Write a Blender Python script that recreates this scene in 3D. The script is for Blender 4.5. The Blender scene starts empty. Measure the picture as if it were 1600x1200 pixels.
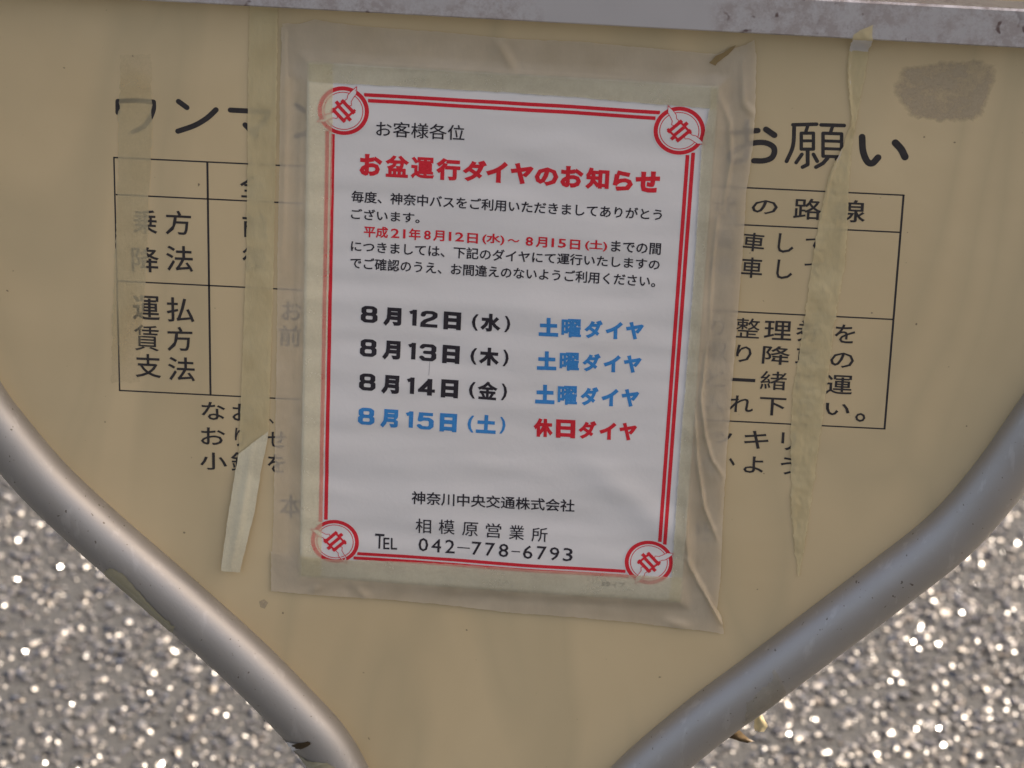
import bpy, bmesh, math, random
import numpy as np
from mathutils import Vector, Matrix, noise

random.seed(7)
rng = np.random.default_rng(11)
S = bpy.context.scene
COL = S.collection

# ------------------------------------------------------------------ camera
H = 1.0                                   # height of the sign panel's middle above the ground (m)
FPX, TX, TY, TZ = 4790.79, -5.8306, -23.4084, 1624.611
A, B, C = 0.420395, 0.042157, 0.0500899


def _rot(rx, ry, rz):
    Rx = Matrix(((1, 0, 0), (0, math.cos(rx), -math.sin(rx)), (0, math.sin(rx), math.cos(rx))))
    Ry = Matrix(((math.cos(ry), 0, math.sin(ry)), (0, 1, 0), (-math.sin(ry), 0, math.cos(ry))))
    Rz = Matrix(((math.cos(rz), -math.sin(rz), 0), (math.sin(rz), math.cos(rz), 0), (0, 0, 1)))
    return Rz @ Ry @ Rx


RC = _rot(A, B, C)
RT = RC.transposed()
CC = -(RT @ Vector((TX, TY, TZ)))         # camera in sign coordinates (right, down, into), mm
cam_d = bpy.data.cameras.new('camera')
cam = bpy.data.objects.new('camera', cam_d)
COL.objects.link(cam)
S.camera = cam


def _w(v):                                # sign coordinates (right, down, into) -> world axes
    return Vector((v[0], v[2], -v[1]))


cx, cy, cz = _w(RT @ Vector((1, 0, 0))), _w(RT @ Vector((0, -1, 0))), _w(RT @ Vector((0, 0, -1)))
loc = _w(CC) * .001 + Vector((0, 0, H))
cam.matrix_world = Matrix(((cx[0], cy[0], cz[0], loc[0]), (cx[1], cy[1], cz[1], loc[1]),
                           (cx[2], cy[2], cz[2], loc[2]), (0, 0, 0, 1)))
cam_d.sensor_width = 36
cam_d.lens = FPX / 1600 * 36
cam_d.clip_start = .05
cam_d.clip_end = 500
cam_d.dof.use_dof = True
cam_d.dof.focus_distance = 1.615
cam_d.dof.aperture_fstop = 16.0

# ------------------------------------------------------------------ sky and sun
SUN_EL, SUN_AZ = math.radians(50), math.radians(64)     # azimuth: to the right of straight ahead (+Y)
W = bpy.data.worlds.new('World')
S.world = W
W.use_nodes = True
nt = W.node_tree
sky = nt.nodes.new('ShaderNodeTexSky')
sky.sky_type = 'NISHITA'
sky.sun_disc = False
sky.sun_elevation = SUN_EL
sky.sun_rotation = SUN_AZ
sky.dust_density = 7.0
sky.air_density = 0.7
sky.ozone_density = 0.6
bg = nt.nodes['Background']
nt.links.new(sky.outputs[0], bg.inputs[0])
bg.inputs[1].default_value = 0.15
sl = bpy.data.lights.new('sun', 'SUN')
sl.energy = 3.7
sl.angle = math.radians(.6)
sl.color = (1, .99, .975)
so = bpy.data.objects.new('sun', sl)
COL.objects.link(so)
sd = Vector((math.sin(SUN_AZ) * math.cos(SUN_EL), math.cos(SUN_AZ) * math.cos(SUN_EL), math.sin(SUN_EL)))
so.rotation_euler = sd.to_track_quat('Z', 'Y').to_euler()
S.view_settings.view_transform = 'Standard'
S.view_settings.look = 'None'
S.view_settings.exposure = 1.6
S.view_settings.use_white_balance = True      # the camera was balanced for open shade
S.view_settings.white_balance_temperature = 7900
S.view_settings.white_balance_tint = 12
S.view_settings.gamma = 1


# ------------------------------------------------------------------ helpers
def P(px, py, d=0.0):
    """photo survey point -> (x, z) in mm on the plane d mm in front of the panel face"""
    r = RT @ Vector(((px - 800) / FPX, (py - 600) / FPX, 1))
    s = (-d - CC[2]) / r[2]
    q = CC + s * r
    return (q[0], -q[1])


def wpt(x, z, d=0.0):
    return Vector((x * .001, -d * .001, H + z * .001))


def mesh_obj(name, verts, faces, mat, parent=None, smooth=False):
    me = bpy.data.meshes.new(name)
    me.from_pydata([tuple(v) for v in verts], [], faces)
    me.materials.append(mat)
    if smooth:
        me.polygons.foreach_set('use_smooth', [True] * len(me.polygons))
    me.update()
    o = bpy.data.objects.new(name, me)
    COL.objects.link(o)
    if parent:
        o.parent = parent
    return o


def empty(name, label, cat, group=None):
    o = bpy.data.objects.new(name, None)
    COL.objects.link(o)
    o['label'] = label
    o['category'] = cat
    if group:
        o['group'] = group
    return o


def tag(o, label, cat, group=None):
    o['label'] = label
    o['category'] = cat
    if group:
        o['group'] = group
    return o


def nz(x, y, z=0.0):
    return noise.noise(Vector((x, y, z)))


def sstep(a, b, x):
    t = min(1, max(0, (x - a) / (b - a)))
    return t * t * (3 - 2 * t)


# ------------------------------------------------------------------ materials
class NM:
    def __init__(s, name):
        s.m = bpy.data.materials.new(name)
        s.m.use_nodes = True
        s.t = s.m.node_tree
        s.b = s.t.nodes['Principled BSDF']
        s.out = s.t.nodes['Material Output']
        tc = s.t.nodes.new('ShaderNodeTexCoord')
        s.co = tc.outputs['Object']

    def n(s, kind, **kw):
        x = s.t.nodes.new(kind)
        for k, v in kw.items():
            if k in x.inputs:
                x.inputs[k].default_value = v
            else:
                setattr(x, k, v)
        return x

    def l(s, a, b):
        s.t.links.new(a, b)

    def mapped(s, scale):
        m = s.n('ShaderNodeMapping')
        m.inputs['Scale'].default_value = scale
        s.l(s.co, m.inputs['Vector'])
        return m.outputs[0]

    def noise(s, scale, detail=3, rough=.55, stretch=None, dist=0.0):
        t = s.n('ShaderNodeTexNoise', Scale=scale, Detail=detail, Roughness=rough, Distortion=dist)
        s.l(s.mapped(stretch) if stretch else s.co, t.inputs['Vector'])
        return t.outputs['Fac']

    def ramp(s, fac, stops):
        r = s.n('ShaderNodeValToRGB')
        e = r.color_ramp.elements
        e[0].position, e[0].color = stops[0][0], (*stops[0][1], 1)
        e[1].position, e[1].color = stops[-1][0], (*stops[-1][1], 1)
        for p, c in stops[1:-1]:
            q = e.new(p)
            q.color = (*c, 1)
        s.l(fac, r.inputs['Fac'])
        return r.outputs[0]

    def mix(s, fac, a, b):
        m = s.n('ShaderNodeMix', data_type='RGBA')
        for sock, v in ((m.inputs[0], fac), (m.inputs[6], a), (m.inputs[7], b)):
            if hasattr(v, 'links'):
                s.l(v, sock)
            else:
                sock.default_value = v if isinstance(v, (int, float)) else (*v, 1)
        return m.outputs[2]

    def n_add(s, a, b, k):
        m = s.n('ShaderNodeMath', operation='MULTIPLY_ADD')
        s.l(b, m.inputs[0])
        m.inputs[1].default_value = k
        q = s.n('ShaderNodeMath', operation='SUBTRACT')
        s.l(a, q.inputs[0])
        q.inputs[1].default_value = k / 2
        s.l(q.outputs[0], m.inputs[2])
        return m.outputs[0]

    def bump(s, h, strength, dist):
        b = s.n('ShaderNodeBump', Strength=strength, Distance=dist)
        s.l(h, b.inputs['Height'])
        s.l(b.outputs[0], s.b.inputs['Normal'])
        return b.outputs[0]


def g(v):
    return (v, v, v)


# cream enamelled panel
M = NM('cream_panel')
n1 = M.noise(5, 4, .6, (1, 1, 1), .6)
n2 = M.noise(38, 3)
base = M.mix(M.ramp(n1, [(.38, g(0)), (.62, g(1))]), (.555, .427, .243), (.605, .472, .274))
refl_bands = M.ramp(M.noise(7.5, 2, .5, (1.5, 1, .45), .8), [(.40, g(0)), (.50, g(1)), (.60, g(0))])  # faint reflections of the surroundings, painted as soft darker bands in the panel colour
base = M.mix(M.mix(.6, refl_bands, g(0)), base, (.42, .345, .205))
spk = M.ramp(M.noise(260, 1), [(.765, g(0)), (.80, g(1))])
base = M.mix(spk, base, (.22, .17, .10))
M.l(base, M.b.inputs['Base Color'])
M.b.inputs['Roughness'].default_value = .42
M.b.inputs['Specular IOR Level'].default_value = .35
M.bump(n2, .08, .001)
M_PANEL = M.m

# printed sign ink
M = NM('black_sign_ink')
M.l(M.ramp(M.noise(220, 2), [(.3, (.018, .015, .015)), (.75, (.034, .028, .027))]), M.b.inputs['Base Color'])
M.b.inputs['Roughness'].default_value = .5
M_INK = M.m


def ink(name, a, b, r=.7):
    M = NM(name)
    M.l(M.ramp(M.noise(900, 2), [(.3, a), (.7, b)]), M.b.inputs['Base Color'])
    M.b.inputs['Roughness'].default_value = r
    M.b.inputs['Specular IOR Level'].default_value = .25
    return M.m


M_RED = ink('red_print', (.62, .018, .03), (.70, .03, .042))
M_BLUE = ink('blue_print', (.022, .20, .47), (.035, .245, .54))
M_BLACK = ink('black_print', (.022, .017, .022), (.035, .03, .035))
M_GREY = ink('grey_print', (.22, .21, .21), (.3, .29, .28))

# notice paper
M = NM('white_paper')
n1 = M.noise(14, 3, .5, (1, 1, 2.2))
M.l(M.mix(n1, (.675, .645, .600), (.72, .688, .640)), M.b.inputs['Base Color'])
M.b.inputs['Roughness'].default_value = .6
M.b.inputs['Specular IOR Level'].default_value = .3
M.bump(M.noise(420, 2), .12, .0006)
M_PAPER = M.m
M_PAPER_W = ink('white_emblem_ground', (.69, .658, .613), (.715, .685, .638))


def tape_mat(name, veil_col, veil_out, veil_in, tint, gloss=.35, see=.70, in_col=None, tint_in=None, grain=.30, trans=.08, var=.5, ior=1.4, sheen=1.0, blotch=(.35, .65), fibre=(1, 1, .15)):
    """translucent tape: scattering film over a rough see-through layer"""
    M = NM(name)
    t = M.t
    att = M.n('ShaderNodeAttribute')
    att.attribute_name = 'contact'
    fn = M.noise(60, 4, .65)
    fl = M.noise(700, 2, .5, fibre)
    col = M.mix(M.ramp(fn, [(blotch[0], g(0)), (blotch[1], g(1))]), tuple(c * .88 for c in veil_col), veil_col)
    col = M.mix(M.mix(.7, fl, g(.5)), tuple(c * .8 for c in col_tuple(veil_col)), col)
    if in_col:
        col = M.mix(att.outputs['Fac'], col, M.mix(fl, tuple(c * .96 for c in in_col), in_col))
    dif = M.n('ShaderNodeBsdfDiffuse')
    M.l(col, dif.inputs['Color'])
    tr = M.n('ShaderNodeBsdfTranslucent')
    M.l(col, tr.inputs['Color'])
    mx0 = M.n('ShaderNodeMixShader')
    mx0.inputs[0].default_value = trans
    M.l(dif.outputs[0], mx0.inputs[1])
    M.l(tr.outputs[0], mx0.inputs[2])
    rf = M.n('ShaderNodeBsdfRefraction', IOR=1.13, Roughness=.5)
    rf.inputs['Color'].default_value = (*tint, 1)
    tp = M.n('ShaderNodeBsdfTransparent')
    tp.inputs['Color'].default_value = (*tint, 1)
    if tint_in:
        M.l(M.mix(att.outputs['Fac'], tint, tint_in), tp.inputs['Color'])
    mxa = M.n('ShaderNodeMixShader')            # where the film is in contact it is clear, else frosted
    M.l(att.outputs['Fac'], mxa.inputs[0])
    mxb = M.n('ShaderNodeMixShader')            # some of the frosted film is still clear
    mxb.inputs[0].default_value = see
    M.l(rf.outputs[0], mxb.inputs[1])
    M.l(tp.outputs[0], mxb.inputs[2])
    M.l(mxb.outputs[0], mxa.inputs[1])
    M.l(tp.outputs[0], mxa.inputs[2])
    mr = M.n('ShaderNodeMapRange')
    M.l(att.outputs['Fac'], mr.inputs['Value'])
    mr.inputs['To Min'].default_value = veil_out
    mr.inputs['To Max'].default_value = veil_in
    ad = M.n('ShaderNodeMath', operation='MULTIPLY_ADD')
    M.l(fn, ad.inputs[0])
    ad.inputs[1].default_value = var
    gn = M.n('ShaderNodeMath', operation='MULTIPLY_ADD')     # frosty grain in the film
    M.l(M.noise(1000, 2, .6), gn.inputs[0])
    gn.inputs[1].default_value = grain
    gn.inputs[2].default_value = -grain / 2
    sb = M.n('ShaderNodeMath', operation='SUBTRACT')
    M.l(mr.outputs[0], sb.inputs[0])
    sb.inputs[1].default_value = var / 2
    M.l(sb.outputs[0], ad.inputs[2])
    cl = M.n('ShaderNodeClamp')
    sm_ = M.n('ShaderNodeMath', operation='ADD')
    M.l(ad.outputs[0], sm_.inputs[0])
    M.l(gn.outputs[0], sm_.inputs[1])
    M.l(sm_.outputs[0], cl.inputs[0])
    mx1 = M.n('ShaderNodeMixShader')
    M.l(cl.outputs[0], mx1.inputs[0])
    M.l(mxa.outputs[0], mx1.inputs[1])
    M.l(mx0.outputs[0], mx1.inputs[2])
    gl = M.n('ShaderNodeBsdfGlossy', Roughness=gloss)
    fr = M.n('ShaderNodeFresnel', IOR=ior)
    mx2 = M.n('ShaderNodeMixShader')
    sh = M.n('ShaderNodeMath', operation='MULTIPLY')
    M.l(fr.outputs[0], sh.inputs[0])
    sh.inputs[1].default_value = sheen
    M.l(sh.outputs[0], mx2.inputs[0])
    M.l(mx1.outputs[0], mx2.inputs[1])
    M.l(gl.outputs[0], mx2.inputs[2])
    b = M.n('ShaderNodeBump', Strength=.5, Distance=.0005)
    M.l(M.noise(420, 3, .7, (1, 1, .5)), b.inputs['Height'])
    for nd in (dif, gl):
        M.l(b.outputs[0], nd.inputs['Normal'])
    t.nodes.remove(M.b)
    M.l(mx2.outputs[0], M.out.inputs[0])
    return M.m


def col_tuple(c):
    return c


M_TAPE = tape_mat('clear_packing_tape', (.93, .79, .58), .47, .29, (.98, .95, .86), .32, in_col=(1.0, .91, .66), tint_in=(1.0, .96, .83), fibre=(1, 1, .6), grain=.09, trans=.08, see=.45, var=.32)
M_OLD = tape_mat('aged_yellow_tape', (.79, .66, .38), .69, .69, (.94, .88, .68), .45, see=.3, fibre=(1, 1, .3))
M_OLDER = tape_mat('thin_aged_tape', (.79, .67, .41), .50, .0, (.96, .93, .84), .45, tint_in=(1, 1, 1), var=.3, grain=.2)
M_PEEL = tape_mat('peeled_tape', (.77, .70, .49), .93, .0, (.9, .85, .7), .4, fibre=(1, 1, .1))
M_SCRAP = tape_mat('sunlit_tape_scrap', (.50, .42, .24), .97, .97, (.8, .7, .45), .6)
M_BROWN = tape_mat('brown_dried_adhesive', (.36, .25, .11), .85, .85, (.7, .5, .3), .5)
M_DARKT = tape_mat('dark_tape_scrap', (.085, .06, .035), .97, .97, (.5, .4, .25), .7, ior=1.08)
M_TUBET = tape_mat('tape_on_metal', (.40, .355, .235), .92, .92, (.85, .8, .68), .6, ior=1.15, trans=.0, var=.2, sheen=.12)
M_TUBEF = tape_mat('faint_tape_film', (.80, .72, .56), .13, .13, (1, .99, .96), .5, see=1.0, grain=.12, var=.2, ior=1.15)

# adhesive residue: rough grey patch with specks and torn gaps
M = NM('grey_adhesive_residue')
tc = M.noise(55, 4, .7)
sp = M.ramp(M.noise(520, 2, .6), [(.60, g(0)), (.72, g(1))])
c0 = M.mix(tc, (.43, .35, .235), (.50, .41, .275))
c0 = M.mix(M.mix(.55, sp, g(0)), c0, (.20, .16, .12))
M.l(c0, M.b.inputs['Base Color'])
M.b.inputs['Roughness'].default_value = .8
al = M.ramp(M.noise(70, 5, .75), [(.30, g(.15)), (.58, g(.62))])
ea = M.n('ShaderNodeAttribute')
ea.attribute_name = 'core'
am = M.n('ShaderNodeMath', operation='MULTIPLY')
M.l(al, am.inputs[0])
M.l(M.ramp(M.n_add(ea.outputs['Fac'], M.noise(120, 4, .7), .9), [(.40, g(0)), (.85, g(1))]), am.inputs[1])
M.l(am.outputs[0], M.b.inputs['Alpha'])
M_RES = M.m

# aluminium tube and rail
M = NM('satin_aluminium_tube')
n1 = M.noise(22, 4, .6)
n2 = M.noise(900, 2, .5)
gr = M.ramp(M.noise(48, 5, .7, (1, 1, 1), 1.2), [(.52, g(0)), (.66, g(1))])
sc = M.ramp(M.noise(160, 3, .6, (1, 1, .25)), [(.60, g(0)), (.68, g(1))])
pit = M.ramp(M.noise(420, 1), [(.73, g(0)), (.77, g(1))])
c0 = M.mix(n1, (.335, .32, .297), (.415, .398, .372))
c0 = M.mix(M.mix(.78, gr, g(0)), c0, (.36, .335, .30))
c0 = M.mix(M.mix(.86, sc, g(0)), c0, (.72, .70, .68))
c0 = M.mix(pit, c0, (.16, .14, .12))
M.l(c0, M.b.inputs['Base Color'])
M.b.inputs['Metallic'].default_value = .72
M.b.inputs['Specular IOR Level'].default_value = .3
M.l(M.mix(n1, g(.42), g(.54)), M.b.inputs['Roughness'])
M.bump(M.mix(.4, n2, n1), .16, .0004)
M_TUBE = M.m

M = NM('stained_aluminium_rail')
n1 = M.noise(9, 2, .5, (1, 1, 1.5), .4)
spk = M.ramp(M.noise(120, 2, .6), [(.66, g(0)), (.72, g(1))])
patch = M.ramp(n1, [(.47, g(0)), (.51, g(1))])
brk = M.ramp(M.noise(110, 4, .75), [(.38, g(0)), (.6, g(1))])
pf = M.n('ShaderNodeMath', operation='MULTIPLY')
M.l(patch, pf.inputs[0]); M.l(brk, pf.inputs[1])
c0 = M.mix(M.noise(30, 2), (.55, .535, .53), (.61, .595, .59))
c0 = M.mix(pf.outputs[0], c0, (.42, .378, .355))
sf = M.n('ShaderNodeMath', operation='MULTIPLY')
M.l(patch, sf.inputs[0]); M.l(spk, sf.inputs[1])
c0 = M.mix(sf.outputs[0], c0, (.17, .12, .11))
M.l(c0, M.b.inputs['Base Color'])
M.b.inputs['Metallic'].default_value = .75
M.l(M.mix(pf.outputs[0], g(.45), g(.7)), M.b.inputs['Roughness'])
M_RAIL = M.m

# asphalt
M = NM('worn_asphalt')
n1 = M.noise(2.5, 4)
n2 = M.noise(160, 4, .7)
c0 = M.mix(M.ramp(n2, [(.3, g(0)), (.7, g(1))]), (.0165, .0175, .0185), (.031, .033, .035))
c0 = M.mix(M.ramp(n1, [(.4, g(0)), (.6, g(.3))]), c0, (.032, .034, .036))
M.l(c0, M.b.inputs['Base Color'])
M.b.inputs['Roughness'].default_value = .7
M.b.inputs['Specular IOR Level'].default_value = .2
M.bump(n2, .6, .004)
M_ASPH = M.m

M = NM('asphalt_aggregate')
att = M.n('ShaderNodeAttribute')
att.attribute_name = 'shade'
M.l(att.outputs['Color'], M.b.inputs['Base Color'])
M.b.inputs['Specular IOR Level'].default_value = 1.0
M.l(M.mix(att.outputs['Alpha'], g(.9), M.ramp(M.noise(300, 2), [(.35, g(.16)), (.65, g(.27))])), M.b.inputs['Roughness'])
M_STONE = M.m

# ------------------------------------------------------------------ ground
gm = bpy.data.meshes.new('asphalt_road')
ground = mesh_obj('asphalt_road', [(-30, -30, 0), (30, -30, 0), (30, 60, 0), (-30, 60, 0)], [(0, 1, 2, 3)], M_ASPH)
ground['kind'] = 'structure'

# exposed aggregate, real little stones bedded in the bitumen
ICO_V = []
ph = (1 + 5 ** .5) / 2
for a_, b_ in ((1, ph), (-1, ph), (1, -ph), (-1, -ph)):
    ICO_V += [(0, a_, b_), (a_, b_, 0), (b_, 0, a_)]
ICO_V = np.array(ICO_V) / math.hypot(1, ph)
ICO_F = []
for i in range(12):
    for j in range(i + 1, 12):
        for k in range(j + 1, 12):
            d = [np.linalg.norm(ICO_V[a_] - ICO_V[b_]) for a_, b_ in ((i, j), (j, k), (i, k))]
            if max(d) < 1.1:
                nrm = np.cross(ICO_V[j] - ICO_V[i], ICO_V[k] - ICO_V[i])
                ICO_F.append((i, j, k) if nrm @ ICO_V[i] > 0 else (i, k, j))
ICO_F = np.array(ICO_F)
NST = 130000
x0, x1, y0, y1 = -1.45, 1.65, .6, 2.75
cxy = rng.random((NST, 2)) * [x1 - x0, y1 - y0] + [x0, y0]
NF = 30000                                  # thinning out farther away, where they melt into the surface
cxy[-NF:, 0] = rng.normal(size=NF) * 1.9
cxy[-NF:, 1] = 1.9 + rng.normal(size=NF) * 1.7
shiny = rng.random(NST) < .62 + .18 * (cxy[:, 0] > 0)
rad = np.where(shiny, .0022 + .0044 * rng.random(NST) ** 2.0, .0011 + .0024 * rng.random(NST) ** 1.8)
q = rng.normal(size=(NST, 4))
q /= np.linalg.norm(q, axis=1)[:, None]
w_, x_, y_, z_ = q.T
RM = np.array([[1 - 2 * (y_ * y_ + z_ * z_), 2 * (x_ * y_ - w_ * z_), 2 * (x_ * z_ + w_ * y_)],
               [2 * (x_ * y_ + w_ * z_), 1 - 2 * (x_ * x_ + z_ * z_), 2 * (y_ * z_ - w_ * x_)],
               [2 * (x_ * z_ - w_ * y_), 2 * (y_ * z_ + w_ * x_), 1 - 2 * (x_ * x_ + y_ * y_)]]).transpose(2, 0, 1)
sv = ICO_V[None] * (1 + .22 * rng.normal(size=(NST, 12, 1))) * (.7 + .6 * rng.random((NST, 1, 3)))
sv = np.einsum('nij,nkj->nki', RM, sv)
sv *= np.stack([rad, rad, rad * .62], 1)[:, None, :]
sv[:, :, :2] += cxy[:, None, :]
sv[:, :, 2] += (rad * .22)[:, None]
fv = (ICO_F[None] + 12 * np.arange(NST)[:, None, None]).reshape(-1)
sm = bpy.data.meshes.new('asphalt_stones')
sm.vertices.add(NST * 12)
sm.vertices.foreach_set('co', sv.reshape(-1))
nf = NST * 20
sm.loops.add(nf * 3)
sm.loops.foreach_set('vertex_index', fv.astype(np.int32))
sm.polygons.add(nf)
sm.polygons.foreach_set('loop_start', np.arange(0, nf * 3, 3, dtype=np.int32))
sm.polygons.foreach_set('use_smooth', np.zeros(nf, dtype=bool))
sm.update(calc_edges=True)
pal = np.array([(.17, .16, .15), (.13, .12, .115), (.20, .185, .17), (.26, .20, .14), (.14, .15, .18), (.30, .28, .26), (.10, .09, .09)])
pick = rng.choice(len(pal), NST, p=[.32, .22, .2, .05, .06, .07, .08])
colr = np.array([.20, .214, .232]) * pal[pick] * (.8 + .4 * rng.random((NST, 1)))
ca = sm.color_attributes.new('shade', 'FLOAT_COLOR', 'POINT')
ca.data.foreach_set('color', np.repeat(np.concatenate([colr, shiny[:, None] * 1.0], 1), 12, axis=0).reshape(-1))
sm.materials.append(M_STONE)
stones = bpy.data.objects.new('asphalt_stones', sm)
COL.objects.link(stones)
stones['kind'] = 'stuff'
stones['label'] = 'coarse grey aggregate stones glinting in the sun on the road behind the sign'
stones['category'] = 'gravel'

# ------------------------------------------------------------------ the sign
sign = empty('bus_stop_sign', 'cream bus stop sign with curved aluminium tube frame and black Japanese boarding rules', 'sign')


def smooth_path(pts, n):
    """Catmull-Rom through 2-D points, n samples per span"""
    out = []
    pts = [Vector(p) for p in pts]
    pts = [pts[0] * 2 - pts[1]] + pts + [pts[-1] * 2 - pts[-2]]
    for i in range(1, len(pts) - 2):
        a, b, c, d = pts[i - 1:i + 3]
        for k in range(n):
            t = k / n
            out.append(.5 * ((2 * b) + (c - a) * t + (2 * a - 5 * b + 4 * c - d) * t * t + (3 * b - a - 3 * c + d) * t ** 3))
    out.append(pts[-2])
    return out


LC = [(0, 560), (-120, 545), (-220, 490), (-290, 400), (-318, 300)] + [P(*p, 5) for p in ((-172, 60), (-176, 180), (-160, 320), (-124, 440), (-76, 550), (-34, 624), (1, 672), (70, 753),
                      (153, 831), (259, 923), (376, 1027), (458, 1109), (506, 1162), (541, 1222), (580, 1310), (605, 1400))]
RCL = [(0, 560), (120, 545), (225, 490), (300, 400), (332, 300)] + [P(*p, 5) for p in ((1800, 120), (1800, 240), (1786, 350), (1752, 470), (1700, 560), (1637, 641), (1566, 742), (1488, 832),
                       (1388, 912), (1289, 987), (1187, 1064), (1088, 1138), (981, 1232), (915, 1320), (885, 1400))]
# run each leg straight down to the road
for L_ in (LC, RCL):
    x, z = L_[-1]
    L_ += [(x, z - 80), (x, z - 300), (x, -1000)]
LP = smooth_path(LC, 8)
RP = smooth_path(RCL, 8)
TR = 15.2


def tube_frames(path):
    fr = []
    for i, p in enumerate(path):
        a = path[max(0, i - 1)]
        b = path[min(len(path) - 1, i + 1)]
        t = (b - a).normalized()
        fr.append((p, t, Vector((-t.y, t.x))))
    return fr


def tube_point(fr, s, phi, r, side):
    """s: fractional index along the path; phi: degrees, 0 towards the viewer, + towards the panel side"""
    i = min(len(fr) - 2, max(0, int(s)))
    f = s - i
    p = fr[i][0].lerp(fr[i + 1][0], f)
    n = fr[i][2].lerp(fr[i + 1][2], f).normalized() * side
    ph_ = math.radians(phi)
    q = p + n * (r * math.sin(ph_))
    return wpt(q.x, q.y, 5 + r * math.cos(ph_))


def make_tube(path, side, label):
    fr = tube_frames(path)
    V, F = [], []
    NS = 48
    for i in range(len(fr)):
        for k in range(NS):
            V.append(tube_point(fr, i, 360 * k / NS, TR, side))
    for i in range(len(fr) - 1):
        for k in range(NS):
            a = i * NS + k
            b = i * NS + (k + 1) % NS
            F.append((a, b, b + NS, a + NS))
    o = mesh_obj('frame_tube', V, F, M_TUBE, sign, True)
    o['label'] = label
    return fr


# for the left path going down, panel side is its +normal (right/up); for the right one the other way
LF = make_tube(LP, 1, 'left frame tube, bright silver along its upper side')
RF = make_tube(RP, -1, 'right frame tube, darker grey')

# panel: fills the space between the tube axes, 4 mm thick
RZ0, RZ1 = P(400, 5, 14), P(1600, 70, 14)
slope = (RZ1[1] - RZ0[1]) / (RZ1[0] - RZ0[0])


def rail_z(x):
    return RZ0[1] + (x - RZ0[0]) * slope


lp = [p for p in LP if p.y > -395]
rp = [p for p in RP if p.y > -395]
prof = [(p.x, p.y) for p in lp] + [(p.x, p.y) for p in reversed(rp)]
bm = bmesh.new()
fr_ = [bm.verts.new(wpt(x, z, 0)) for x, z in prof]
bk_ = [bm.verts.new(wpt(x, z, -4)) for x, z in prof]
bm.faces.new(fr_)
bm.faces.new(list(reversed(bk_)))
for i in range(len(prof)):
    j = (i + 1) % len(prof)
    bm.faces.new((fr_[j], fr_[i], bk_[i], bk_[j]))
bmesh.ops.recalc_face_normals(bm, faces=bm.faces)
me = bpy.data.meshes.new('panel')
bm.to_mesh(me)
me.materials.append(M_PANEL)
panel = bpy.data.objects.new('panel', me)
COL.objects.link(panel)
panel.parent = sign

# top rail: box section with softened edges
rx0, rx1 = -325, 330
ridge_h = .5 * sum((P(*q_, 14)[1] - rail_z(P(*q_, 14)[0])) for q_ in ((1316, 0), (1600, 15)))
sect = [(14, 0), (14, ridge_h - 1.0), (13, ridge_h), (-14, ridge_h), (-15, ridge_h - 1), (-17, ridge_h - 1), (-17, ridge_h), (-30, ridge_h),
        (-30, -2), (13.2, -2), (14, -1.2)]
V, F = [], []
NR = 24
for i in range(NR + 1):
    x = rx0 + (rx1 - rx0) * i / NR
    for d, h_ in sect:
        V.append(wpt(x, rail_z(x) + h_, d))
ns = len(sect)
for i in range(NR):
    for k in range(ns):
        a, b = i * ns + k, i * ns + (k + 1) % ns
        F.append((a, b, b + ns, a + ns))
F.append(tuple(range(ns)))
F.append(tuple(NR * ns + k for k in reversed(range(ns))))
rail = mesh_obj('top_rail', V, F, M_RAIL, sign)

# ------------------------------------------------------------------ lettering
DG = None


def glyphs(body, bold, res=2):
    cu = bpy.data.curves.new('glyphs', 'FONT')
    cu.body = body
    cu.resolution_u = res
    cu.bevel_depth = bold
    cu.bevel_resolution = 1
    o = bpy.data.objects.new('glyphs', cu)
    COL.objects.link(o)
    bpy.context.view_layer.update()
    m = bpy.data.meshes.new_from_object(o.evaluated_get(bpy.context.evaluated_depsgraph_get()))
    bpy.data.objects.remove(o)
    bpy.data.curves.remove(cu)
    n = len(m.vertices)
    co = np.empty(n * 3)
    m.vertices.foreach_get('co', co)
    co = co.reshape(-1, 3)
    fs = [tuple(p.vertices) for p in m.polygons]
    bpy.data.meshes.remove(m)
    return co, fs


_cache = {}


def word(acc, body, x0, y0, x1, y1, h, bold, lift, top=None):
    """add body to acc=(verts, faces): ink box bottom-left (x0,y0), bottom-right (x1,y1), h tall (survey px)"""
    key = (body, bold)
    if key not in _cache and bold == 'pen':
        a_ = pen(([], []), DIG[body], 5.0, None, 0, 1.0)
        _cache[key] = (np.array(a_[0]), a_[1])
    if key not in _cache:
        _cache[key] = glyphs(body, bold)
    co, fs = _cache[key]
    a, b, t = Vector(P(x0, y0)), Vector(P(x1, y1)), Vector(P(x0, y0 - h))
    e = (b - a)
    L_ = e.length
    e.normalize()
    u = Vector((-e.y, e.x))
    hh = (t - a).length
    mn, mx = co.min(0), co.max(0)
    sx, sy = L_ / (mx[0] - mn[0]), hh / (mx[1] - mn[1])
    zr = max(1e-6, mx[2] - mn[2])
    off = len(acc[0])
    for c in co:
        px_ = a + e * ((c[0] - mn[0]) * sx) + u * ((c[1] - mn[1]) * sy)
        acc[0].append(wpt(px_.x, px_.y, lift(px_.x, px_.y) + .13 + .06 * (c[2] - mn[2]) / zr))
    acc[1].extend(tuple(i + off for i in f) for f in fs)


def lettering(name, words, mat, parent, lift, label=None):
    acc = ([], [])
    for w in words:
        word(acc, *w, lift)
    o = mesh_obj(name, acc[0], acc[1], mat, parent)
    if label:
        o['label'] = label
    return o


flat = lambda x, z: 0.0

# title: rounded bold characters, one pitch apart
def row(chars, boxes, bold):
    return [(c, *b, bold) for c, b in zip(chars, boxes)]


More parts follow.
